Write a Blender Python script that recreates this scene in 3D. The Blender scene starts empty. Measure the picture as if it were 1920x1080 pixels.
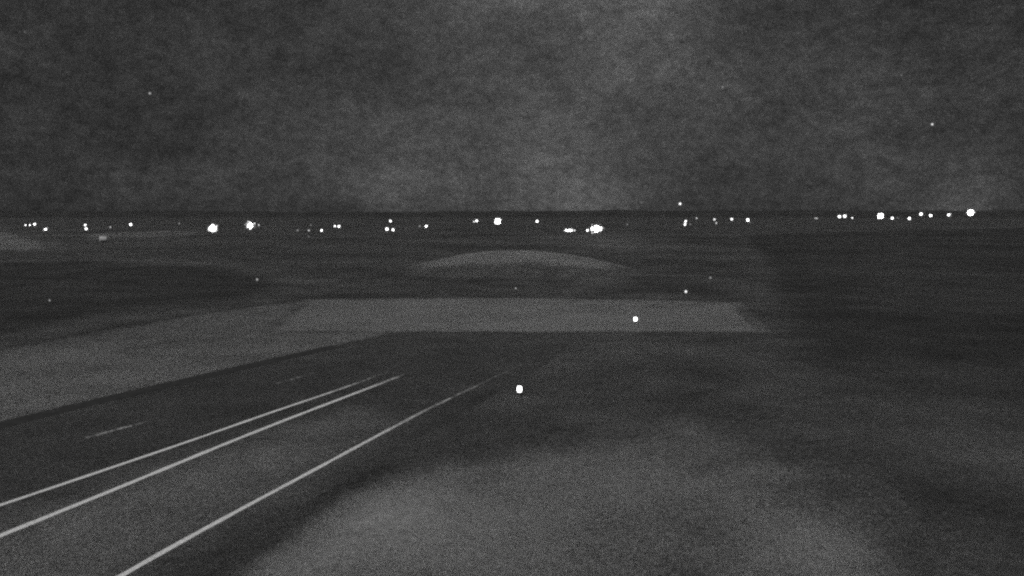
import bpy, math, random
import numpy as np

# ------------------------------------------------------------------ camera, sky, moonlight, exposure
scene = bpy.context.scene
col = scene.collection
CAM_H = 6.2            # camera on a roadside pole
F = 1663.0             # focal length in pixels of a 1920 wide frame
HORIZON = 398.0        # photo row of the level horizon
PITCH = math.atan((540.0 - HORIZON) / F)

cam_data = bpy.data.cameras.new('camera')
cam_data.sensor_width = 36.0
cam_data.lens = 36.0 * F / 1920.0
cam_data.clip_start = 0.1
cam_data.clip_end = 20000.0
cam_data.dof.use_dof = True
cam_data.dof.focus_distance = 24.0
cam_data.dof.aperture_fstop = 1.0
cam = bpy.data.objects.new('camera', cam_data)
cam.location = (0, 0, CAM_H)
cam.rotation_euler = (math.pi / 2 - PITCH, 0, 0)
col.objects.link(cam)
scene.camera = cam

scene.render.engine = 'CYCLES'
scene.cycles.use_denoising = False
scene.cycles.use_adaptive_sampling = False
scene.cycles.max_bounces = 4
scene.cycles.diffuse_bounces = 2
scene.cycles.sample_clamp_indirect = 0.5
scene.cycles.pixel_filter_type = 'BLACKMAN_HARRIS'
scene.cycles.filter_width = 2.4
scene.view_settings.view_transform = 'Standard'
scene.view_settings.look = 'None'
scene.view_settings.exposure = 0.0
scene.view_settings.gamma = 1.0
scene.view_settings.use_curve_mapping = False

MOON_EL, MOON_AZ = math.radians(52), math.radians(200)   # azimuth clockwise from +Y (behind the camera)


class NT:
    """small node helper"""
    def __init__(self, tree):
        self.t = tree
        tree.nodes.clear()

    def n(self, kind, **kw):
        nd = self.t.nodes.new(kind)
        for k, v in kw.items():
            setattr(nd, k, v)
        return nd

    def put(self, sock, v):
        if v is None:
            return
        if isinstance(v, bpy.types.NodeSocket):
            self.t.links.new(v, sock)
        elif isinstance(v, (tuple, list)) and sock.type == 'RGBA' and len(v) == 3:
            sock.default_value = (*v, 1)
        else:
            sock.default_value = v

    def math(self, op, a, b=None, c=None, clamp=False):
        nd = self.n('ShaderNodeMath', operation=op, use_clamp=clamp)
        for s, v in zip(nd.inputs, (a, b, c)):
            self.put(s, v)
        return nd.outputs[0]

    def vmath(self, op, a, b=None):
        nd = self.n('ShaderNodeVectorMath', operation=op)
        self.put(nd.inputs[0], a)
        if b is not None:
            self.put(nd.inputs[1], b)
        return nd.outputs['Value'] if op == 'DOT_PRODUCT' else nd.outputs['Vector']

    def noise(self, vec, scale, detail=2.0, rough=0.5, dist=0.0):
        nd = self.n('ShaderNodeTexNoise')
        self.put(nd.inputs['Vector'], vec)
        nd.inputs['Scale'].default_value = scale
        nd.inputs['Detail'].default_value = detail
        nd.inputs['Roughness'].default_value = rough
        nd.inputs['Distortion'].default_value = dist
        return nd.outputs['Fac']

    def remap(self, v, a, b, c, d, smooth=False):
        nd = self.n('ShaderNodeMapRange')
        nd.interpolation_type = 'SMOOTHSTEP' if smooth else 'LINEAR'
        self.put(nd.inputs[0], v)
        for i, x in enumerate((a, b, c, d)):
            nd.inputs[i + 1].default_value = x
        return nd.outputs[0]


def px_dir(x, y):
    """photo pixel -> world direction (unnormalised, forward depth about 1)"""
    u, v = (x - 960.0) / F, (540.0 - y) / F
    c, s = math.cos(PITCH), math.sin(PITCH)
    return np.array([u, c + v * s, -s + v * c])


world = bpy.data.worlds.new('World')
scene.world = world
world.use_nodes = True
w = NT(world.node_tree)
sky = w.n('ShaderNodeTexSky', sky_type='NISHITA')
sky.sun_disc = False
sky.sun_elevation = MOON_EL
sky.sun_rotation = MOON_AZ
sky.air_density = 1.0
sky.dust_density = 1.5
bw = w.n('ShaderNodeRGBToBW')
w.t.links.new(sky.outputs[0], bw.inputs[0])
d = w.n('ShaderNodeTexCoord').outputs['Generated']
even = w.math('POWER', bw.outputs[0], 0.18)                      # night haze evens the sky out
stretch = w.vmath('MULTIPLY', d, (1.0, 1.0, 1.7))
broad = w.remap(w.noise(stretch, 6.5, 4, 0.55), 0.3, 0.7, 0.72, 1.28)
rot = w.n('ShaderNodeVectorRotate', rotation_type='EULER_XYZ')     # keeps the noise lattice's axes away from any one view
w.put(rot.inputs['Vector'], stretch)
rot.inputs['Rotation'].default_value = (0.62, 0.55, 0.71)
turned = rot.outputs[0]
mott = w.remap(w.noise(turned, 80, 4, 0.65), 0.25, 0.75, 0.64, 1.36)
cloud = w.remap(w.noise(turned, 24, 3, 0.6), 0.3, 0.7, 0.86, 1.14)
fine = w.remap(w.noise(turned, 420, 1, 0.6), 0.2, 0.8, 0.78, 1.22)
grain = w.remap(w.noise(turned, 3400, 0, 0.5), 0.67, 0.70, 0.62, 6.7)      # sub-pixel specks put in for image grain
fine = w.math('MULTIPLY', w.math('MULTIPLY', fine, cloud), grain)
val = w.math('MULTIPLY', even, w.math('MULTIPLY', broad, w.math('MULTIPLY', mott, fine)))


def lobe(x, y, power, amp):
    v = px_dir(x, y)
    v = v / np.linalg.norm(v)
    dt = w.math('MAXIMUM', w.vmath('DOT_PRODUCT', w.vmath('NORMALIZE', d), tuple(float(q) for q in v)), 0.0)
    return w.math('MULTIPLY', w.math('POWER', dt, power), amp)


glow = w.math('ADD', w.math('ADD', lobe(1085, 375, 380, 0.85), lobe(745, 375, 500, 0.45)), w.math('ADD', lobe(1780, 410, 380, 0.55), w.math('ADD', lobe(1118, 405, 2500, 0.5), lobe(1815, 395, 2500, 0.6))))   # lit air over the lamps
glow = w.math('ADD', glow, w.math('ADD', lobe(1100, -100, 70, 1.0), lobe(1080, 200, 22, 0.45)))
val = w.math('MULTIPLY', w.math('MULTIPLY', val, 0.485), w.math('ADD', glow, 1.0))
# faint stars
vor = w.n('ShaderNodeTexVoronoi', feature='F1')
w.put(vor.inputs['Vector'], d)
vor.inputs['Scale'].default_value = 75
star = w.remap(vor.outputs['Distance'], 0.04, 0.085, 1.0, 0.0)
sep = w.n('ShaderNodeSeparateColor')
w.t.links.new(vor.outputs['Color'], sep.inputs[0])
star = w.math('MULTIPLY', star, w.math('POWER', sep.outputs[0], 6.0))
val = w.math('ADD', val, w.math('MULTIPLY', star, 1.6))
for sx, sy, a in ((281, 175, 14), (1748, 233, 30), (1355, 163, 5), (1203, 380, 4), (1690, 141, 2.5)):
    val = w.math('ADD', val, lobe(sx, sy, 3.2e6, a))
bg = w.n('ShaderNodeBackground')
w.put(bg.inputs['Color'], val)
bg.inputs['Strength'].default_value = 0.05
out = w.n('ShaderNodeOutputWorld')
w.t.links.new(bg.outputs[0], out.inputs[0])

moon = bpy.data.lights.new('moon', 'SUN')
moon.energy = 2.3
moon.angle = math.radians(14)
moon.color = (1, 0.995, 0.985)
mo = bpy.data.objects.new('moon', moon)
mo.rotation_euler = (math.pi / 2 - MOON_EL, 0, math.pi - MOON_AZ)
mo.location = (0, 0, 60)
col.objects.link(mo)

# ------------------------------------------------------------------ helpers
rng = np.random.default_rng(7)
random.seed(7)


def gnd(x, y, z=0.0):
    """where the ray of photo pixel (x, y) meets the level z"""
    v = px_dir(x, y)
    t = (z - CAM_H) / v[2]
    return np.array([v[0] * t, v[1] * t])


def gline(pts):
    return [gnd(*p) for p in pts]


def tag(o, label=None, cat=None, group=None, kind=None):
    if label: o['label'] = label
    if cat: o['category'] = cat
    if group: o['group'] = group
    if kind: o['kind'] = kind
    return o


def link(name, mesh, mat=None, parent=None, loc=None):
    o = bpy.data.objects.new(name, mesh)
    col.objects.link(o)
    if mat and not mesh.materials:
        mesh.materials.append(mat)
    if parent is not None:
        o.parent = parent
    if loc is not None:
        o.location = loc
    return o


def mesh_from(name, v, f, smooth=False):
    me = bpy.data.meshes.new(name)
    me.from_pydata([tuple(map(float, p)) for p in v], [], [tuple(map(int, q)) for q in f])
    me.update()
    if smooth:
        me.polygons.foreach_set('use_smooth', [True] * len(me.polygons))
    return me


def set_attr(me, name, vals):
    a = me.attributes.new(name, 'FLOAT', 'POINT')
    a.data.foreach_set('value', np.asarray(vals, dtype=np.float32))


class MB:
    """collects simple solids into one mesh"""
    def __init__(self):
        self.v, self.f = [], []

    def add(self, v, f):
        b = len(self.v)
        self.v += [tuple(map(float, p)) for p in v]
        self.f += [tuple(b + i for i in q) for q in f]
        return self

    def box(self, c, s, bev=0.0):
        cx, cy, cz = c
        hx, hy, hz = s[0] / 2, s[1] / 2, s[2] / 2
        v = [(cx + i * hx, cy + j * hy, cz + k * hz) for k in (-1, 1) for j in (-1, 1) for i in (-1, 1)]
        f = [(0, 2, 3, 1), (4, 5, 7, 6), (0, 1, 5, 4), (2, 6, 7, 3), (0, 4, 6, 2), (1, 3, 7, 5)]
        return self.add(v, f)

    def tube(self, a, b, ra, rb=None, n=10):
        rb = ra if rb is None else rb
        a, b = np.array(a, float), np.array(b, float)
        ax = (b - a) / np.linalg.norm(b - a)
        up = np.array([0, 0, 1.0]) if abs(ax[2]) < 0.9 else np.array([1.0, 0, 0])
        s = np.cross(ax, up); s /= np.linalg.norm(s)
        t = np.cross(ax, s)
        v = []
        for p, r in ((a, ra), (b, rb)):
            for i in range(n):
                an = 2 * math.pi * i / n
                v.append(p + r * (math.cos(an) * s + math.sin(an) * t))
        f = [(i, (i + 1) % n, n + (i + 1) % n, n + i) for i in range(n)]
        f += [tuple(range(n))[::-1], tuple(range(n, 2 * n))]
        return self.add(v, f)

    def lathe(self, prof, o=(0, 0, 0), n=16, axis='z'):
        v, f = [], []
        for r, h in prof:
            for i in range(n):
                an = 2 * math.pi * i / n
                if axis == 'z':
                    v.append((o[0] + r * math.cos(an), o[1] + r * math.sin(an), o[2] + h))
                else:      # axis towards -Y
                    v.append((o[0] + r * math.cos(an), o[1] - h, o[2] + r * math.sin(an)))
        m = len(prof)
        for k in range(m - 1):
            for i in range(n):
                q = (k * n + i, k * n + (i + 1) % n, (k + 1) * n + (i + 1) % n, (k + 1) * n + i)
                f.append(q)
        f.append(tuple(range(n))[::-1])
        f.append(tuple(range((m - 1) * n, m * n)))
        return self.add(v, f)

    def mesh(self, name, smooth=False):
        return mesh_from(name, self.v, self.f, smooth)


def principled(name, rough=0.9, spec=0.2):
    m = bpy.data.materials.new(name)
    m.use_nodes = True
    t = NT(m.node_tree)
    p = t.n('ShaderNodeBsdfPrincipled')
    p.inputs['Roughness'].default_value = rough
    p.inputs['Specular IOR Level'].default_value = spec
    o = t.n('ShaderNodeOutputMaterial')
    t.t.links.new(p.outputs[0], o.inputs[0])
    return m, t, p


def earth_noise(t, big=0.22, contrast=1.0):
    """multi-scale mottling of soil, stubble and gravel"""
    pos = t.n('ShaderNodeNewGeometry').outputs['Position']
    a = t.remap(t.noise(pos, 0.035, 3, 0.5), 0.3, 0.7, 1 - 0.35 * contrast, 1 + 0.35 * contrast)
    b = t.remap(t.noise(pos, big, 8, 0.72), 0.3, 0.7, 1 - 0.42 * contrast, 1 + 0.42 * contrast)
    c = t.remap(t.noise(pos, 5.0, 5, 0.72), 0.3, 0.7, 1 - 0.40 * contrast, 1 + 0.40 * contrast)
    e = t.remap(t.noise(pos, 31, 2, 0.6), 0.64, 0.80, 1.0, 1 + 1.5 * contrast)
    k = t.math('MULTIPLY', t.math('MULTIPLY', a, b), t.math('MULTIPLY', c, e))
    grain_specks = t.remap(t.noise(pos, 150, 0, 0.5), 0.665, 0.70, 0.34, 10.0)      # pale grit specks, put in for image grain
    return t.math('MULTIPLY', t.math('MAXIMUM', k, 0.15), grain_specks), pos


def ground_mat(name, base, field=0.040, contrast=1.0, patch=0.0):
    """albedo 'field' where the attribute fade is 0, 'base' where it is 1, ragged in between"""
    m, t, p = principled(name, 0.95, 0.1)
    k, pos = earth_noise(t, contrast=contrast)
    at = t.n('ShaderNodeAttribute', attribute_name='fade').outputs['Fac']
    rag = t.noise(pos, 0.9, 6, 0.7)
    edge = t.remap(t.math('ADD', at, t.math('MULTIPLY', t.math('SUBTRACT', rag, 0.5), 0.7)), 0.15, 0.85, 0.0, 1.0, True)
    if patch:
        pt = t.remap(t.noise(pos, 0.16, 4, 0.6), 0.32, 0.62, 1 - patch, 1.0, True)
        edge = t.math('MULTIPLY', edge, pt)
    alb = t.math('ADD', t.math('MULTIPLY', edge, base - field), field)
    bare_lit = t.n('ShaderNodeAttribute', attribute_name='bare_lit').outputs['Fac']
    alb = t.math('ADD', alb, t.math('MULTIPLY', bare_lit, 0.105))
    alb = t.math('MINIMUM', t.math('MULTIPLY', alb, k), 0.92)
    rgb = t.n('ShaderNodeCombineColor')
    for i in range(3):
        t.put(rgb.inputs[i], alb)
    t.put(p.inputs['Base Color'], rgb.outputs[0])
    return m


def plain_mat(name, v, rough=0.6, metal=0.0, var=0.2, scale=14):
    m, t, p = principled(name, rough, 0.4)
    pos = t.n('ShaderNodeTexCoord').outputs['Object']
    k = t.remap(t.noise(pos, scale, 4, 0.6), 0.3, 0.7, v * (1 - var), v * (1 + var))
    rgb = t.n('ShaderNodeCombineColor')
    for i in range(3):
        t.put(rgb.inputs[i], k)
    t.put(p.inputs['Base Color'], rgb.outputs[0])
    p.inputs['Metallic'].default_value = metal
    return m


def lamp_mat(name, strength):
    m = bpy.data.materials.new(name)
    m.use_nodes = True
    t = NT(m.node_tree)
    e = t.n('ShaderNodeEmission')
    pos = t.n('ShaderNodeTexCoord').outputs['Object']
    k = t.remap(t.noise(pos, 9, 2, 0.5), 0.3, 0.7, strength * 0.8, strength * 1.2)
    e.inputs['Color'].default_value = (1, 1, 1, 1)
    t.put(e.inputs['Strength'], k)
    o = t.n('ShaderNodeOutputMaterial')
    t.t.links.new(e.outputs[0], o.inputs[0])
    return m


def sdist(P, poly):
    """signed distance of points P (n,2) to a polygon, positive inside"""
    poly = np.array(poly)
    n = len(poly)
    dmin = np.full(len(P), 1e9)
    inside = np.zeros(len(P), bool)
    for i in range(n):
        a, b = poly[i], poly[(i + 1) % n]
        ab = b - a
        tt = np.clip(((P - a) @ ab) / max(ab @ ab, 1e-9), 0, 1)
        dd = np.linalg.norm(P - (a + tt[:, None] * ab), axis=1)
        dmin = np.minimum(dmin, dd)
        cond = ((a[1] > P[:, 1]) != (b[1] > P[:, 1]))
        with np.errstate(divide='ignore', invalid='ignore'):
            xi = (b[0] - a[0]) * (P[:, 1] - a[1]) / (b[1] - a[1]) + a[0]
        inside ^= cond & (P[:, 0] < xi)
    return np.where(inside, dmin, -dmin)


def sheet(name, poly, z, mat, res=0.5, width=1.5):
    """a piece of ground cover: a grid over the polygon with a fading rim"""
    poly = np.array(poly)
    lo, hi = poly.min(0) - 2 * res, poly.max(0) + 2 * res
    xs, ys = np.arange(lo[0], hi[0], res), np.arange(lo[1], hi[1], res)
    gx, gy = np.meshgrid(xs, ys)
    P = np.stack([gx.ravel(), gy.ravel()], 1)
    sd = sdist(P, poly)
    nx, ny = len(xs), len(ys)
    idx = np.arange(nx * ny).reshape(ny, nx)
    q = np.stack([idx[:-1, :-1], idx[:-1, 1:], idx[1:, 1:], idx[1:, :-1]], -1).reshape(-1, 4)
    q = q[(sd[q] > -res).any(1)]
    used = np.unique(q)
    rm = -np.ones(nx * ny, int); rm[used] = np.arange(len(used))
    v = np.column_stack([P[used], np.full(len(used), z)])
    me = mesh_from(name, v, rm[q])
    set_attr(me, 'fade', np.clip(sd[used] / width, 0, 1))
    o = link(name, me, mat)
    return tag(o, kind='structure')


# ------------------------------------------------------------------ the land
M_field = ground_mat('dark_field', 0.049, 0.040)
M_verge = ground_mat('dry_verge', 0.092, 0.038, contrast=1.15, patch=0.45)
M_verge_far = ground_mat('mown_verge', 0.080, 0.038)
M_lot = ground_mat('pale_gravel', 0.150, 0.070, contrast=1.15, patch=0.45)
M_lit_yard = ground_mat('lit_yard_gravel', 0.100, 0.047, patch=0.8)
M_back = ground_mat('black_heath', 0.025, 0.047)
M_mound = ground_mat('bare_mound', 0.122, 0.047)
M_hedge = ground_mat('dark_heath', 0.031, 0.049)

# ground: one sheet out past the horizon, finer towards the camera
rad = [0.0, 8, 14, 20, 28, 38, 50, 66, 90, 120, 160, 220, 300, 420, 600, 900, 1400, 2200, 3600, 6000]
NA = 72
gv, gf = [(0, 0, 0)], []
for r in rad[1:]:
    for i in range(NA):
        an = 2 * math.pi * i / NA
        gv.append((r * math.cos(an), r * math.sin(an), 0))
for i in range(NA):
    gf.append((0, 1 + i, 1 + (i + 1) % NA))
for k in range(len(rad) - 2):
    for i in range(NA):
        a, b = 1 + k * NA, 1 + (k + 1) * NA
        gf.append((a + i, b + i, b + (i + 1) % NA, a + (i + 1) % NA))
me = mesh_from('ground', gv, gf)
set_attr(me, 'fade', [1.0] * len(gv))
tag(link('ground', me, M_field), kind='structure')

# low hills that close the plain
def ridge(name, dist, h0, amp, seed, depth):
    r = np.random.default_rng(seed)
    n = 160
    ph = r.uniform(0, 6.28, 6)
    v, f = [], []
    for i in range(n + 1):
        a = math.radians(-50 + 100 * i / n)
        s = sum(math.sin(a * fr + p) / (j + 1) for j, (fr, p) in enumerate(zip((5, 11, 19, 37, 61, 97), ph)))
        h = max(1.0, h0 + amp * s)
        for dd, hh in ((-depth, -0.5), (-depth * 0.45, h * 0.55), (0, h), (depth * 0.6, h * 0.6), (depth, -0.5)):
            v.append(((dist + dd) * math.sin(a), (dist + dd) * math.cos(a), hh))
    for i in range(n):
        for k in range(4):
            a = i * 5 + k
            f.append((a, a + 1, a + 6, a + 5))
    m_ = mesh_from(name, v, f, True)
    set_attr(m_, 'fade', [1.0] * len(v))
    return tag(link(name, m_, M_hedge), kind='structure')

ridge('hills', 1250, 7.0, 1.3, 3, 160)
ridge('hills', 2300, 9.0, 1.8, 5, 300)

# pale mown strip across the road, widening to the left of the picture
far_edge = [(-260, 868), (0, 803), (160, 763), (320, 725), (480, 687), (640, 650), (752, 624), (850, 600)]
top_edge = [(-260, 706), (0, 654), (90, 638), (180, 621), (350, 592), (470, 574), (580, 563), (800, 561)]
verge_poly = gline(far_edge) + gline(top_edge[::-1])
sheet('verge', verge_poly, 0.004, M_verge_far, 0.4, 1.2)

# gravel lot at the head of the road
lot_poly = gline([(505, 622), (1428, 622), (1374, 568), (1180, 562), (900, 559), (580, 562)])
sheet('gravel_lot', lot_poly, 0.012, M_lot, 0.35, 0.7)

# near verge in front of the camera, and the heath that begins to the right of it
near_poly = gline([(395, 1090), (520, 1010), (640, 925), (760, 868), (900, 835), (1100, 800), (1290, 770), (1430, 800), (1600, 860), (1690, 960), (1720, 1090)]) \
    + [np.array([4.5, 6.0]), np.array([-6.0, 6.0])]
near = sheet('verge', near_poly, 0.0115, M_verge, 0.2, 4.4)
nv = np.array([(v.co.x, v.co.y) for v in near.data.vertices])
bare_lit = np.zeros(len(nv))
for (bx, by), rx, ry, am in (((540, 1065), 1.2, 1.3, 0.8), ((640, 1010), 1.3, 1.6, 0.9), ((715, 955), 1.5, 2.2, 1.0), ((860, 960), 1.5, 2.2, 0.35), ((900, 1040), 1.5, 1.5, 0.25),
                             ((1535, 1030), 1.3, 1.9, 0.45), ((1080, 900), 2.0, 2.0, 0.15)):      # paler pools painted into the verge for light near the camera
    g_ = gnd(bx, by)
    bare_lit += am * np.exp(-((nv[:, 0] - g_[0]) / rx) ** 2 - ((nv[:, 1] - g_[1]) / ry) ** 2)
set_attr(near.data, 'bare_lit', bare_lit * 1.9 * np.clip(sdist(nv, near_poly) / 1.3, 0, 1))
heath_poly = gline([(1398, 1090), (1408, 900), (1415, 700), (1415, 560), (1400, 480), (1380, 440), (1920, 426), (2400, 440), (2400, 1090)])
heath = sheet('heath', heath_poly, 0.0075, M_hedge, 0.4, 4.5)
hv = np.array([(v.co.x, v.co.y) for v in heath.data.vertices])
bare_lit = np.zeros(len(hv))
for (bx, by), br in (((1900, 840), 3.0),):      # thin bare places in the scrub
    g_ = gnd(bx, by)
    bare_lit += np.exp(-((hv[:, 0] - g_[0]) ** 2 + ((hv[:, 1] - g_[1]) / 1.6) ** 2) / br ** 2) * 0.3
set_attr(heath.data, 'bare_lit', bare_lit)
# dark ground behind the mown strip
back_poly = gline([(-300, 700), (0, 648), (180, 615), (350, 586), (560, 556), (640, 535), (470, 498), (200, 486), (-300, 496)])
sheet('heath', back_poly, 0.0085, M_back, 0.6, 8.0)
fore_poly = gline([(1080, 556), (1420, 556), (1400, 530), (1300, 516), (1120, 512)])
sheet('heath', fore_poly, 0.0095, M_hedge, 0.8, 5.0)
# pale lit yards under the lamps on the left
sheet('lit_yard', gline([(-60, 428), (40, 436), (110, 452), (160, 462), (60, 472), (-80, 470)]), 0.004, M_lit_yard, 1.5, 9.0)
sheet('lit_yard', gline([(130, 440), (230, 434), (320, 431), (420, 436), (330, 444), (230, 446), (150, 458)]), 0.008, M_lit_yard, 1.5, 7.0)
sheet('lit_yard', gline([(1015, 452), (1040, 441), (1100, 436), (1180, 437), (1250, 446), (1270, 458), (1220, 472), (1120, 474), (1040, 466)]), 0.004, M_lit_yard, 1.5, 26.0)  # lamp glow on the land, painted as a soft pale sheet

# low mound behind the lot: pale bare crown, dark scrub round the foot
mc = gnd(965, 524)
MR = 12.7
mv, mf, mfade = [], [], []
NR, NS = 16, 72
for k in range(NR + 1):
    r = k / NR
    for i in range(NS):
        an = 2 * math.pi * i / NS
        rr = r * (1 + 0.05 * math.sin(3 * an + 1) + 0.03 * math.sin(7 * an))
        h = 2.2 * max(0.0, 1 - r * r) ** 1.05 + 0.05 * math.sin(9 * an + 5 * r) * (1 - r)
        mv.append((mc[0] + MR * rr * math.cos(an), mc[1] + 11 + 9.5 * rr * math.sin(an), h - 0.01))
        mfade.append(float(np.clip((r * math.sin(an) + 0.85) / 0.5, 0, 1) * np.clip((1.0 - r) / 0.32, 0, 1)))
for k in range(NR):
    for i in range(NS):
        a, b = k * NS, (k + 1) * NS
        mf.append((a + i, b + i, b + (i + 1) % NS, a + (i + 1) % NS))
me = mesh_from('mound', mv, mf, True)
set_attr(me, 'fade', mfade)
tag(link('mound', me, M_mound), kind='structure')

# ------------------------------------------------------------------ the road
def asphalt():
    m, t, p = principled('asphalt_lit_near', 0.9, 0.15)
    k, pos = earth_noise(t, 0.3, 0.75)
    at = t.n('ShaderNodeAttribute', attribute_name='fade').outputs['Fac']     # pool of light painted into the near lane, darker beyond
    rag = t.noise(pos, 0.35, 5, 0.65)
    lit_near = t.remap(t.math('ADD', at, t.math('MULTIPLY', t.math('SUBTRACT', rag, 0.5), 0.5)), 0.1, 0.95, 0.0, 1.0, True)
    alb = t.math('MULTIPLY', k, t.math('ADD', t.math('MULTIPLY', lit_near, 0.044), 0.036))
    rgb = t.n('ShaderNodeCombineColor')
    for i in range(3):
        t.put(rgb.inputs[i], alb)
    t.put(p.inputs['Base Color'], rgb.outputs[0])
    return m


def ribbon(name, pts, z, width, mat, parent=None, step=0.5, jitter=0.0, attr=None):
    """flat strip along a polyline on the ground"""
    P = np.array(pts)
    seg = np.linalg.norm(np.diff(P, axis=0), axis=1)
    L = np.concatenate([[0], np.cumsum(seg)])
    s = np.linspace(0, L[-1], max(2, int(L[-1] / step) + 1))
    x, y = np.interp(s, L, P[:, 0]), np.interp(s, L, P[:, 1])
    ker = 5
    if len(x) > 3 * ker:                                    # ease the corners
        xp, yp = np.pad(x, ker, mode='edge'), np.pad(y, ker, mode='edge')
        xs_ = np.convolve(xp, np.ones(2 * ker + 1) / (2 * ker + 1), 'valid')
        ys_ = np.convolve(yp, np.ones(2 * ker + 1) / (2 * ker + 1), 'valid')
        xs_[:ker], ys_[:ker], xs_[-ker:], ys_[-ker:] = x[:ker], y[:ker], x[-ker:], y[-ker:]
        x, y = xs_, ys_
    tx, ty = np.gradient(x), np.gradient(y)
    nn = np.hypot(tx, ty)
    nx, ny = -ty / nn, tx / nn
    v, f = [], []
    for i in range(len(s)):
        hw = width / 2 * (1 + rng.normal(0, jitter)) if jitter else width / 2
        v += [(x[i] + nx[i] * hw, y[i] + ny[i] * hw, z), (x[i] - nx[i] * hw, y[i] - ny[i] * hw, z)]
        if i:
            a = 2 * (i - 1)
            f.append((a, a + 1, a + 3, a + 2))
    me = mesh_from(name, v, f)
    if attr is not None:
        set_attr(me, 'light_falloff', np.repeat([attr(yy) for yy in y], 2))
    return link(name, me, mat, parent)


def paint():
    """white road paint, speckled darker to imitate fading light where the attribute light_falloff is high"""
    m, t, p = principled('road_paint', 0.7, 0.3)
    pos = t.n('ShaderNodeNewGeometry').outputs['Position']
    wr = t.n('ShaderNodeAttribute', attribute_name='light_falloff').outputs['Fac']
    g = t.math('ADD', t.math('MULTIPLY', t.noise(pos, 9, 5, 0.78), 0.7), t.math('MULTIPLY', t.noise(pos, 1.3, 3, 0.6), 0.3))
    keep = t.remap(t.math('SUBTRACT', t.math('ADD', g, 0.46), wr), 0.30, 0.66, 0.0, 1.0)
    fine = t.remap(t.noise(pos, 22, 4, 0.8), 0.38, 0.62, 0.50, 1.40)
    pits = t.remap(t.noise(pos, 140, 0, 0.5), 0.40, 0.60, 0.0, 1.0)
    alb = t.math('ADD', t.math('MULTIPLY', t.math('MULTIPLY', keep, fine), t.math('MULTIPLY', pits, 1.9)), 0.04)
    alb = t.math('MINIMUM', alb, 0.95)
    rgb = t.n('ShaderNodeCombineColor')
    for i in range(3):
        t.put(rgb.inputs[i], alb)
    t.put(p.inputs['Base Color'], rgb.outputs[0])
    return m


M_asph, M_paint = asphalt(), paint()
near_edge = [(1085, 626), (1000, 692), (900, 748), (780, 815), (640, 893), (480, 985), (330, 1080), (60, 1250), (-500, 1600)]
road_poly = gline([(-1400, 1150), (-260, 868), (0, 803), (160, 763), (320, 725), (480, 687), (640, 650), (752, 625)]) + gline(near_edge)
import bmesh
bm = bmesh.new()
bm.faces.new([bm.verts.new((p[0], p[1], 0.016)) for p in road_poly])
lo, hi = np.array(road_poly).min(0), np.array(road_poly).max(0)
for ax in (0, 1):
    for c_ in np.arange(max(lo[ax], -60) + 1, hi[ax], 1.0):
        co, no = [0, 0, 0], [0, 0, 0]
        co[ax], no[ax] = float(c_), 1.0
        bmesh.ops.bisect_plane(bm, geom=bm.verts[:] + bm.edges[:] + bm.faces[:], plane_co=co, plane_no=no)
rim = [e_ for e_ in bm.edges if e_.is_boundary]
ext = bmesh.ops.extrude_edge_only(bm, edges=rim)['geom']
cen = np.array(road_poly)
for v_ in [g for g in ext if isinstance(g, bmesh.types.BMVert)]:      # thin feathered edge down to the verge
    p0 = np.array([[v_.co.x, v_.co.y]])
    gx = sdist(p0 + [[0.05, 0]], cen) - sdist(p0 - [[0.05, 0]], cen)
    gy = sdist(p0 + [[0, 0.05]], cen) - sdist(p0 - [[0, 0.05]], cen)
    n_ = math.hypot(gx[0], gy[0]) or 1.0
    v_.co.x -= 0.22 * gx[0] / n_
    v_.co.y -= 0.22 * gy[0] / n_
    v_.co.z = 0.002
me = bpy.data.meshes.new('road')
bm.to_mesh(me)
bm.free()
lit_lane = np.array(gline([(-500, 1250), (0, 985), (240, 900), (480, 815), (650, 775), (720, 790), (640, 870), (420, 985), (232, 1090), (-100, 1300)]))  # lane area painted paler, as if lit from beside the camera
pv = np.array([(v.co.x, v.co.y) for v in me.vertices])
set_attr(me, 'fade', np.clip((sdist(pv, lit_lane) + 1.8) / 3.6, 0, 1))
road = tag(link('road', me, M_asph), kind='structure')


def light_falloff(a, b, top=1.0, base=0.0):  # painted dimming with distance, for light that fades up the road
    return lambda yy: base + (top - base) * float(np.clip((yy - a) / (b - a), 0, 1))


edge_pts = gline([(-60, 1247), (233, 1078), (389, 989), (505, 928), (638, 856), (700, 822), (813, 762), (880, 731), (967, 689), (1045, 652)])
ribbon('edge_line', edge_pts, 0.020, 0.140, M_paint, road, 0.4, 0.10, lambda yy: float(np.interp(yy, [15, 18, 22, 26, 31, 38], [0.0, 0.08, 0.36, 0.54, 0.63, 0.72])))
c1 = gline([(-260, 1036), (0, 949), (233, 870), (389, 817), (505, 775), (638, 731), (713, 703), (840, 657)])
ribbon('centre_line', c1, 0.020, 0.145, M_paint, road, 0.4, 0.10, light_falloff(24, 36, 0.84, 0.10))
c2 = gline([(-260, 1112), (0, 1006), (194, 928), (389, 847), (505, 800), (638, 749), (737, 711), (840, 672)])
ribbon('centre_line', c2, 0.020, 0.170, M_paint, road, 0.4, 0.10, light_falloff(25, 36, 0.84, 0.02))
for a, b, wv in (((162, 822), (276, 791), 0.60), ((520, 720), (592, 699), 0.66), ((690, 668), (735, 655), 0.72)):
    ribbon('lane_dash', gline([a, b]), 0.020, 0.17, M_paint, road, 0.3, 0.05, light_falloff(0, 1, wv, wv))

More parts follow.
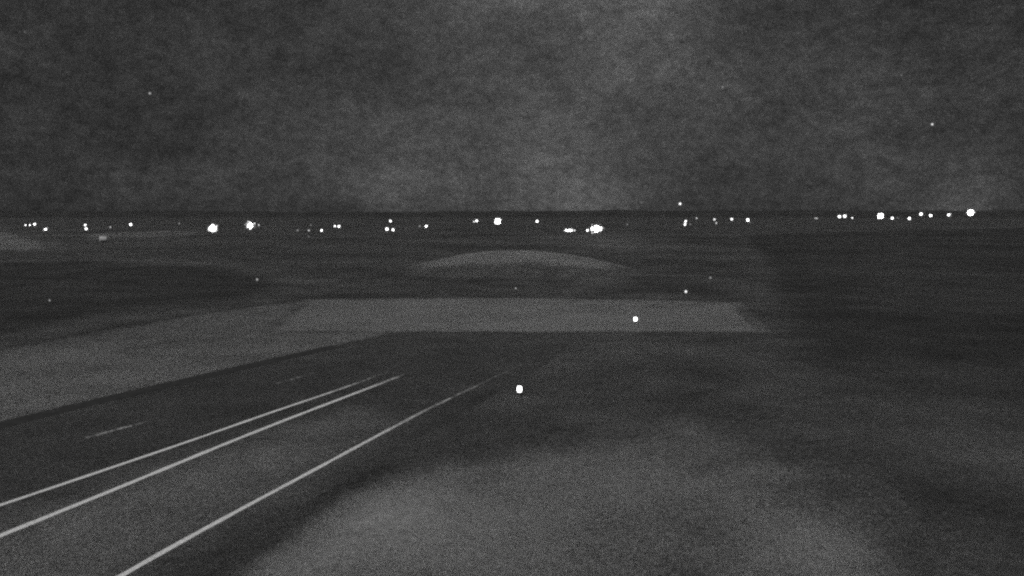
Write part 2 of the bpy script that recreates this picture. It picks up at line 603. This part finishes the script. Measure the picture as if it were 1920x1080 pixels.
# shallow roadside ditch along the far edge of the road
M_ditch = plain_mat('damp_ditch_soil', 0.022, 0.8, 0, 0.35, 3)
fe = np.array(gline(far_edge[:-2]))
tv, tf = [], []
for i, p in enumerate(fe):
    t0 = fe[min(i + 1, len(fe) - 1)] - fe[max(i - 1, 0)]
    nrm = np.array([-t0[1], t0[0]]) / np.linalg.norm(t0)
    for o_, z_ in ((-0.12, 0.021), (0.10, 0.023), (0.34, 0.024), (0.62, 0.030)):
        q = p + nrm * o_
        tv.append((q[0], q[1], z_))
    if i:
        for k in range(3):
            a = (i - 1) * 4 + k
            tf.append((a, a + 4, a + 5, a + 1))
tag(link('ditch', mesh_from('ditch', tv, tf), M_ditch), kind='structure')

# ------------------------------------------------------------------ grass and scrub (stuff)
def tufts(name, pts, h_lo, h_hi, blades, spread, wid, mat, label, cat):
    n = len(pts)
    B = n * blades
    c = np.repeat(pts, blades, 0)
    an = rng.uniform(0, 2 * math.pi, B)
    off = rng.normal(0, spread, (B, 2))
    h = rng.uniform(h_lo, h_hi, B)
    lean = rng.normal(0, 0.45, (B, 2)) * h[:, None]
    wd = rng.uniform(0.6, 1.3, B) * wid
    base = c + off
    dx, dy = np.cos(an) * wd, np.sin(an) * wd
    V = np.empty((B, 3, 3))
    V[:, 0] = np.column_stack([base[:, 0] - dx, base[:, 1] - dy, np.full(B, 0.005)])
    V[:, 1] = np.column_stack([base[:, 0] + dx, base[:, 1] + dy, np.full(B, 0.005)])
    V[:, 2] = np.column_stack([base + lean, h])
    me = bpy.data.meshes.new(name)
    me.vertices.add(B * 3)
    me.vertices.foreach_set('co', V.reshape(-1).astype(np.float32))
    me.loops.add(B * 3)
    me.loops.foreach_set('vertex_index', np.arange(B * 3, dtype=np.int32))
    me.polygons.add(B)
    me.polygons.foreach_set('loop_start', np.arange(0, B * 3, 3, dtype=np.int32))
    me.update(calc_edges=True)
    return tag(link(name, me, mat), label, cat, kind='stuff')


def scatter(poly, n, margin=0.0):
    poly = np.array(poly)
    lo, hi = poly.min(0), poly.max(0)
    P = rng.uniform(lo, hi, (n * 3, 2))
    P = P[sdist(P, poly) > margin]
    return P[:n]


def grass_mat(name, v):
    m, t, p = principled(name, 0.85, 0.15)
    pos = t.n('ShaderNodeNewGeometry').outputs['Position']
    k = t.remap(t.noise(pos, 0.7, 5, 0.65), 0.3, 0.7, v * 0.5, v * 1.6)
    rgb = t.n('ShaderNodeCombineColor')
    for i in range(3):
        t.put(rgb.inputs[i], k)
    t.put(p.inputs['Base Color'], rgb.outputs[0])
    return m


road_arr = np.array(road_poly)
P = scatter(near_poly, 15000, 0.2)
P = P[(sdist(P, road_arr) < -0.25) & (P[:, 1] > 12)]
tufts('dry_grass', P, 0.015, 0.06, 4, 0.08, 0.007, grass_mat('dry_grass_blades', 0.17),
      'short dry grass on the verge right of the road', 'grass')
P = scatter(verge_poly, 16000, 0.3)
tufts('mown_grass', P, 0.02, 0.06, 4, 0.10, 0.012, grass_mat('mown_grass_blades', 0.15),
      'short mown grass on the strip across the road', 'grass')
P = np.concatenate([scatter(heath_poly, 60000, 0.1), scatter(back_poly, 7000, 0.3)])
P = P[(P[:, 1] < 130) & (rng.uniform(0, 1, len(P)) < np.clip(np.maximum(sdist(P, heath_poly), sdist(P, back_poly)) / 5.0, 0.04, 1))]
tufts('heath_scrub', P, 0.02, 0.09, 4, 0.13, 0.011, grass_mat('heath_blades', 0.075),
      'low dark scrub in the fields right and left of the road', 'scrub')

# ------------------------------------------------------------------ lamps
M_pole = plain_mat('galvanised_pole', 0.085, 0.7, 0.1)
M_case = plain_mat('lamp_housing', 0.075, 0.7, 0.05)
M_conc = plain_mat('concrete_footing', 0.10, 0.9)
LM = {}
def lm(s):
    if s not in LM:
        LM[s] = lamp_mat('lamp_light', s)
    return LM[s]


lens_cache, parts_cache = {}, {}
def lens_mesh(r, s):
    key = (round(r, 3), s)
    if key not in lens_cache:
        b = MB()
        b.lathe([(r, 0.0), (r * 0.96, r * 0.12), (r * 0.75, r * 0.28), (r * 0.4, r * 0.38), (r * 0.08, r * 0.42)], n=14, axis='y')
        me = b.mesh('lens', True)
        me.materials.append(lm(s))
        lens_cache[key] = me
    return lens_cache[key]


def case_mesh(r):
    key = round(r, 3)
    if key not in parts_cache:
        b = MB()
        b.lathe([(r * 1.12, 0.02 * r), (r * 1.12, -r * 0.25), (r * 0.85, -r * 0.55), (r * 0.35, -r * 0.8)], n=14, axis='y')
        b.box((0, r * 0.3, r * 1.22), (r * 0.5, r * 0.5, r * 0.24))
        me = b.mesh('lamp_housing', False)
        me.materials.append(M_case)
        parts_cache[key] = me
    return parts_cache[key]


def head(parent, x, z, r, s, y=-0.12):
    h = link('lamp_head', case_mesh(r), None, parent, (x, y, z))
    link('lens', lens_mesh(r, s), None, h, (0, -0.03 * r - 0.002, 0))
    return h


def lamp(name, px, py, dist, heads, label, cat, group, z_off=0.0):
    """a lamp post whose heads sit at photo pixel (px, py), dist metres out; heads = [(dx_px, dy_px, size_px, strength)]"""
    v = px_dir(px, py)
    t = dist / v[1]
    X, Y, Z = v[0] * t, dist, CAM_H + v[2] * t
    e = bpy.data.objects.new(name, None)
    e.empty_display_size = 0.3
    e.location = (X, Y, 0)
    e.rotation_euler[2] = -math.atan2(X, Y)            # faces the road camera's pole, like a road lamp faces the carriageway
    col.objects.link(e)
    tag(e, label, cat, group)
    m = dist / F                                        # metres per photo pixel out there
    zs = [Z - dy * m for dx, dy, sp, st in heads]
    top = max(zs)
    b = MB()
    b.tube((0, 0, 0), (0, 0, top + 0.05), 0.05, 0.032)
    link('pole', b.mesh('pole'), M_pole, e)
    b = MB(); b.box((0, 0, 0.06), (0.36, 0.36, 0.16))
    link('footing', b.mesh('footing'), M_conc, e)
    xs = [dx * m for dx, dy, sp, st in heads]
    if len(heads) > 1:
        for zz in sorted(set(round(q, 3) for q in zs)):
            b = MB()
            xx = [x for x, q in zip(xs, zs) if abs(q - zz) < 0.01] + [0.0]
            if max(xx) - min(xx) > 0.05:
                b.box(((min(xx) + max(xx)) / 2, 0, zz), (max(xx) - min(xx) + 0.08, 0.06, 0.06))
                link('crossarm', b.mesh('crossarm'), M_pole, e)
    for (dx, dy, sp, st), x, z in zip(heads, xs, zs):
        head(e, x, z, max(0.05, sp * 0.8 * m / 2), st)
    return e


def cluster(wpx, hpx, st):
    """a bank of floodlights about wpx by hpx photo pixels, in rows"""
    out, s = [], 3.4
    wpx, hpx = wpx * 1.3, hpx * 1.3
    nx, ny = max(1, int(round(wpx / s))), max(1, int(round(hpx / s)))
    for j in range(ny):
        for i in range(nx):
            u = (i + 0.5) / nx * 2 - 1
            v = (j + 0.5) / ny * 2 - 1
            if nx > 2 and ny > 2 and u * u + v * v > 1.0:
                continue
            halo = nx > 2 and ny > 1 and (u * u + v * v > 0.33)  # outer heads are dim lights added to imitate a halo
            out.append((u * (wpx - s) / 2 * 1.05 + random.uniform(-0.5, 0.5), v * (hpx - s) / 2 * 1.05, s * (0.62 if halo else 0.9),
                        random.choice((0.10, 0.2, 0.3, 0.5, 0.9, 3.0)) if halo else st * 3))
    return out


GRP = 'lamps strung along the far edge of the plain'
B_, D_, E_ = 4.5, 2.2, 0.45       # bright, dim, barely lit
L1 = lambda s=5.0, b=B_: [(0, 0, s, b)]
lamps = [
    ('yard_lamp', 57, 422, 175, [(-8, 0, 2.6, B_), (-1, 0, 2.6, B_), (7, -1.5, 4.4, B_)], 'row of three small white lamps on one pole, farthest left on the plain'),
    ('yard_lamp', 86, 430, 150, cluster(8.5, 8.5, B_), 'bright round lamp just right of the leftmost row of small lamps'),
    ('yard_lamp', 160.5, 426, 165, [(-0.5, -4, 4, B_), (0.8, 3, 4.6, B_)], 'two small white lamps one above the other, left part of the plain'),
    ('yard_lamp', 207, 426, 180, L1(2.8, 0.9), 'faint small lamp up and right of the pale mottled bale'),
    ('yard_lamp', 245, 421, 180, L1(5.0), 'single small lamp left of the two big lamps on the left'),
    ('yard_lamp', 336, 419, 205, L1(2.6, E_), 'barely lit lamp left of the left one of two big lamps'),
    ('floodlight_mast', 399, 428, 140, cluster(15.5, 15.5, B_), 'big round floodlight, left one of the two big lamps on the left'),
    ('floodlight_mast', 469, 423, 150, cluster(17, 15.5, B_) + [(15.5, -1, 2.4, 1.5)], 'big round floodlight with a dim lamp at its right side'),
    ('yard_lamp', 558, 432, 140, L1(4.2, 0.30), 'very dim smudged lamp, left end of a faint row'),
    ('yard_lamp', 579, 432, 140, L1(3.8, 0.75), 'dim lamp between a very dim one and a small bright one'),
    ('yard_lamp', 583, 422, 190, L1(2.4, 0.40), 'barely lit lamp just above the dim row'),
    ('yard_lamp', 579, 443.5, 105, L1(4.0, 0.14), 'barely lit lamp just below the dim row'),
    ('yard_lamp', 603, 432, 145, L1(3.6, 6.0), 'small bright lamp at the right end of the faint row'),
    ('yard_lamp', 632, 424, 165, [(-4, 0, 3.0, 6.0), (3.4, 0.4, 4.8, B_)], 'pair of small white lamps side by side, left one smaller'),
    ('yard_lamp', 732, 414.5, 215, L1(4.4), 'small lamp above a close pair of lamps left of the middle'),
    ('yard_lamp', 731, 430, 145, [(-5.5, -0.4, 6.2, B_), (5.8, 1.0, 4.8, B_)], 'close pair of small lamps below a single lamp left of the middle'),
    ('yard_lamp', 787, 424, 170, L1(3.8, 0.35), 'very dim lamp touching a small bright lamp on its right'),
    ('yard_lamp', 799, 424, 172, L1(3.8, 9.0), 'small bright lamp with a very dim lamp on its left'),
    ('yard_lamp', 893, 414, 210, [(1, 0, 4.6, B_), (-4, 1.5, 2.2, 3.0)], 'small wide lamp left of the big round lamp near the middle'),
    ('floodlight_mast', 933, 415, 185, cluster(13, 13, B_), 'big round lamp nearest the middle of the horizon'),
    ('yard_lamp', 1007, 415, 205, L1(5.0), 'single small lamp above the left one of two wide lamps'),
    ('floodlight_mast', 1067, 432, 140, cluster(21, 8.6, B_), 'wide low bank of lights, the smaller of two beside each other'),
    ('floodlight_mast', 1118, 429, 142, cluster(26, 16, B_) + [(-16.5, 3, 4.4, B_)], 'widest and brightest bank of lights on the plain'),
    ('yard_lamp', 1176, 421, 200, L1(3.0, 0.30), 'barely lit lamp right of the widest bank of lights'),
    ('yard_lamp', 1285, 418, 175, [(0.5, -3, 3.8, B_), (-0.6, 2.6, 4.2, B_), (9, 2.6, 2.2, 0.4)], 'two small lamps one above the other, below the tall mast'),
    ('yard_lamp', 1306, 409, 235, L1(3.0, 1.1), 'dim tiny lamp right of the tall mast'),
    ('yard_lamp', 1341, 414, 200, [(-1.5, -2.5, 4.4, 1.5), (2, 4.2, 3.0, 1.3)], 'two dim lamps one above the other, right of the tall mast'),
    ('yard_lamp', 1372, 411, 225, L1(4.6, 3.0), 'small lamp between two stacked dim lamps and a brighter lamp'),
    ('yard_lamp', 1402, 412.5, 205, [(0, 0, 5.6, 5.0), (3.8, 4.0, 2.4, 0.4)], 'brightest of the small lamps right of the tall mast'),
    ('yard_lamp', 1530, 409, 235, [(-1.4, 0, 2.4, 1.0), (1.6, 0.3, 2.6, 1.2)], 'dim low lamp alone left of the right-hand group'),
    ('yard_lamp', 1579, 406, 250, [(-4.6, 0.2, 5.6, B_), (4.6, -0.6, 5.6, B_)], 'close pair of equal lamps, left end of the right-hand group'),
    ('yard_lamp', 1598, 408.5, 240, L1(2.8, 3.0), 'tiny lamp just right of the close equal pair'),
    ('floodlight_mast', 1651, 405, 210, cluster(12, 12, B_), 'big round lamp in the right-hand group, leftmost of its big ones'),
    ('yard_lamp', 1673, 409, 240, [(0, 0, 4.2, 6.0), (9, -0.5, 2.0, 0.5)], 'small flat lamp just right of a big round one, right-hand group'),
    ('yard_lamp', 1705, 409.5, 235, L1(5.0), 'small low lamp in the right-hand group, below two higher ones'),
    ('yard_lamp', 1727, 401.5, 270, L1(5.8), 'left one of two small high lamps in the right-hand group'),
    ('yard_lamp', 1745, 404, 260, L1(4.6, 8.0), 'right one of two small high lamps in the right-hand group'),
    ('floodlight_mast', 1779, 403, 215, cluster(8.5, 8.5, B_), 'round lamp second from the right end of the horizon'),
    ('floodlight_mast', 1820, 398.5, 190, cluster(12.5, 13, B_), 'big round lamp at the right end of the horizon'),
]
for nm, x, y, dd, hs, lab in lamps:
    lamp(nm, x, y, dd, hs, lab, 'floodlight' if nm == 'floodlight_mast' else 'lamp', GRP)

# tall lattice mast with one lamp above the skyline
def radio_mast(px, py, dist):
    v = px_dir(px, py); t = dist / v[1]
    X, Z = v[0] * t, CAM_H + v[2] * t
    e = bpy.data.objects.new('radio_mast', None)
    e.location = (X, dist, 0)
    col.objects.link(e)
    tag(e, 'tall thin mast with one small lamp standing above the skyline', 'mast')
    H = Z - 0.15
    cs = [(0.22 * math.cos(a), 0.22 * math.sin(a)) for a in (math.pi / 2, math.pi * 7 / 6, math.pi * 11 / 6)]
    for cx, cy in cs:
        b = MB(); b.tube((cx * 1.5, cy * 1.5, 0), (cx * 0.6, cy * 0.6, H), 0.018, 0.014, 6)
        link('leg', b.mesh('leg'), M_pole, e)
    b = MB()
    nb = 14
    for k in range(nb):
        z0, z1 = H * k / nb, H * (k + 1) / nb
        s0, s1 = 1.5 - 0.9 * k / nb, 1.5 - 0.9 * (k + 1) / nb
        for i in range(3):
            a, c = cs[i], cs[(i + 1) % 3]
            b.tube((a[0] * s0, a[1] * s0, z0), (c[0] * s1, c[1] * s1, z1), 0.009, None, 4)
    link('bracing', b.mesh('bracing'), M_pole, e)
    head(e, 0, Z, 3.6 * dist / F / 2, 2.5)
radio_mast(1275, 382, 230)

# ------------------------------------------------------------------ low marker lights along road and lot, dim ones added at bright specks
def marker(px, py, dist, wpx, hpx, st, label):
    v = px_dir(px, py); t = dist / v[1]
    X, Z = v[0] * t, CAM_H + v[2] * t
    m = dist / F
    r, hh = wpx * m / 2, hpx * m / 2
    e = bpy.data.objects.new('speck_light', None)
    e.location = (X, dist, 0)
    col.objects.link(e)
    tag(e, label, 'bollard light', 'low marker lights')
    b = MB()
    b.lathe([(r * 0.9, 0.0), (r * 0.9, 0.02), (r * 0.45, 0.04), (r * 0.4, Z - hh * 1.2), (r * 0.8, Z - hh - 0.005)], n=12)
    link('post', b.mesh('post', False), M_case, e)
    b = MB()
    b.lathe([(r * 0.75, Z - hh), (r, Z - hh * 0.5), (r, Z + hh * 0.5), (r * 0.7, Z + hh * 0.92)], n=12)
    link('lens', b.mesh('lens', True), lm(st), e)
    b = MB()
    b.lathe([(r * 1.0, Z + hh * 0.95), (r * 1.05, Z + hh * 1.08), (r * 0.5, Z + hh * 1.3), (r * 0.1, Z + hh * 1.36)], n=12)
    link('cap', b.mesh('cap', False), M_case, e)

marker(974, 729, 29.5, 8.5, 12, 6.0, 'bright marker light standing near the road, nearest to the camera')
marker(1191.5, 598, 49, 6.6, 7.5, 4.0, 'marker light standing on the pale gravel lot')
marker(1286, 546.5, 66.5, 4.0, 4.4, 1.3, 'small added light behind the right end of the gravel lot')
marker(1332, 520.5, 80, 3.0, 3.4, 0.35, 'very dim added light farthest behind the lot on the right')
marker(482, 524, 78, 3.4, 4.2, 0.40, 'dim added light in the dark field, left of the mound')
marker(967, 540.5, 69.5, 2.6, 2.8, 0.45, 'tiny dim added light between the mound and the gravel lot')
marker(93, 563, 60, 2.8, 3.4, 0.35, 'tiny dim added light in the dark field at far left')

# pale round bale added to stand in for a lit patch on the left
M_lit_patch = plain_mat('lit_patch_straw', 0.48, 0.9, 0, 0.7, 5)
def bale(px, py, dist):  # added bale, stands in for a lit patch
    v = px_dir(px, py); t = dist / v[1]
    e = bpy.data.objects.new('lit_patch_bale', None)
    e.location = (v[0] * t, dist, 0); e.rotation_euler[2] = 0.5
    col.objects.link(e)
    tag(e, 'small pale mottled round bale added for a lit patch below the lamps at left', 'bale')
    n, L, R = 28, 1.35, 0.62
    vv, ff = [], []
    prof = [(0.0, -L / 2), (0.35, -L / 2), (0.58, -L / 2 + 0.02), (R, -L / 2 + 0.1)] + [(R, -L / 2 + 0.1 + (L - 0.2) * k / 6) for k in range(1, 7)] + [(0.58, L / 2 - 0.02), (0.35, L / 2), (0.0, L / 2)]
    for r, xx in prof:
        for i in range(n):
            a = 2 * math.pi * i / n
            rr = r * (1 + rng.normal(0, 0.02))
            vv.append((xx + rng.normal(0, 0.01), rr * math.cos(a), R * 0.97 + rr * math.sin(a)))
    for k in range(len(prof) - 1):
        for i in range(n):
            ff.append((k * n + i, k * n + (i + 1) % n, (k + 1) * n + (i + 1) % n, (k + 1) * n + i))
    link('lit_patch_roll', mesh_from('lit_patch_roll', vv, ff), M_lit_patch, e)
    for xx in (-0.35, 0.0, 0.35):
        b = MB()
        for i in range(n):
            a0, a1 = 2 * math.pi * i / n, 2 * math.pi * (i + 1) / n
            b.tube((xx, (R + .012) * math.cos(a0), R * .97 + (R + .012) * math.sin(a0)), (xx, (R + .012) * math.cos(a1), R * .97 + (R + .012) * math.sin(a1)), 0.012, None, 4)
        link('twine', b.mesh('twine'), M_case, e)
bale(193, 449, 184)
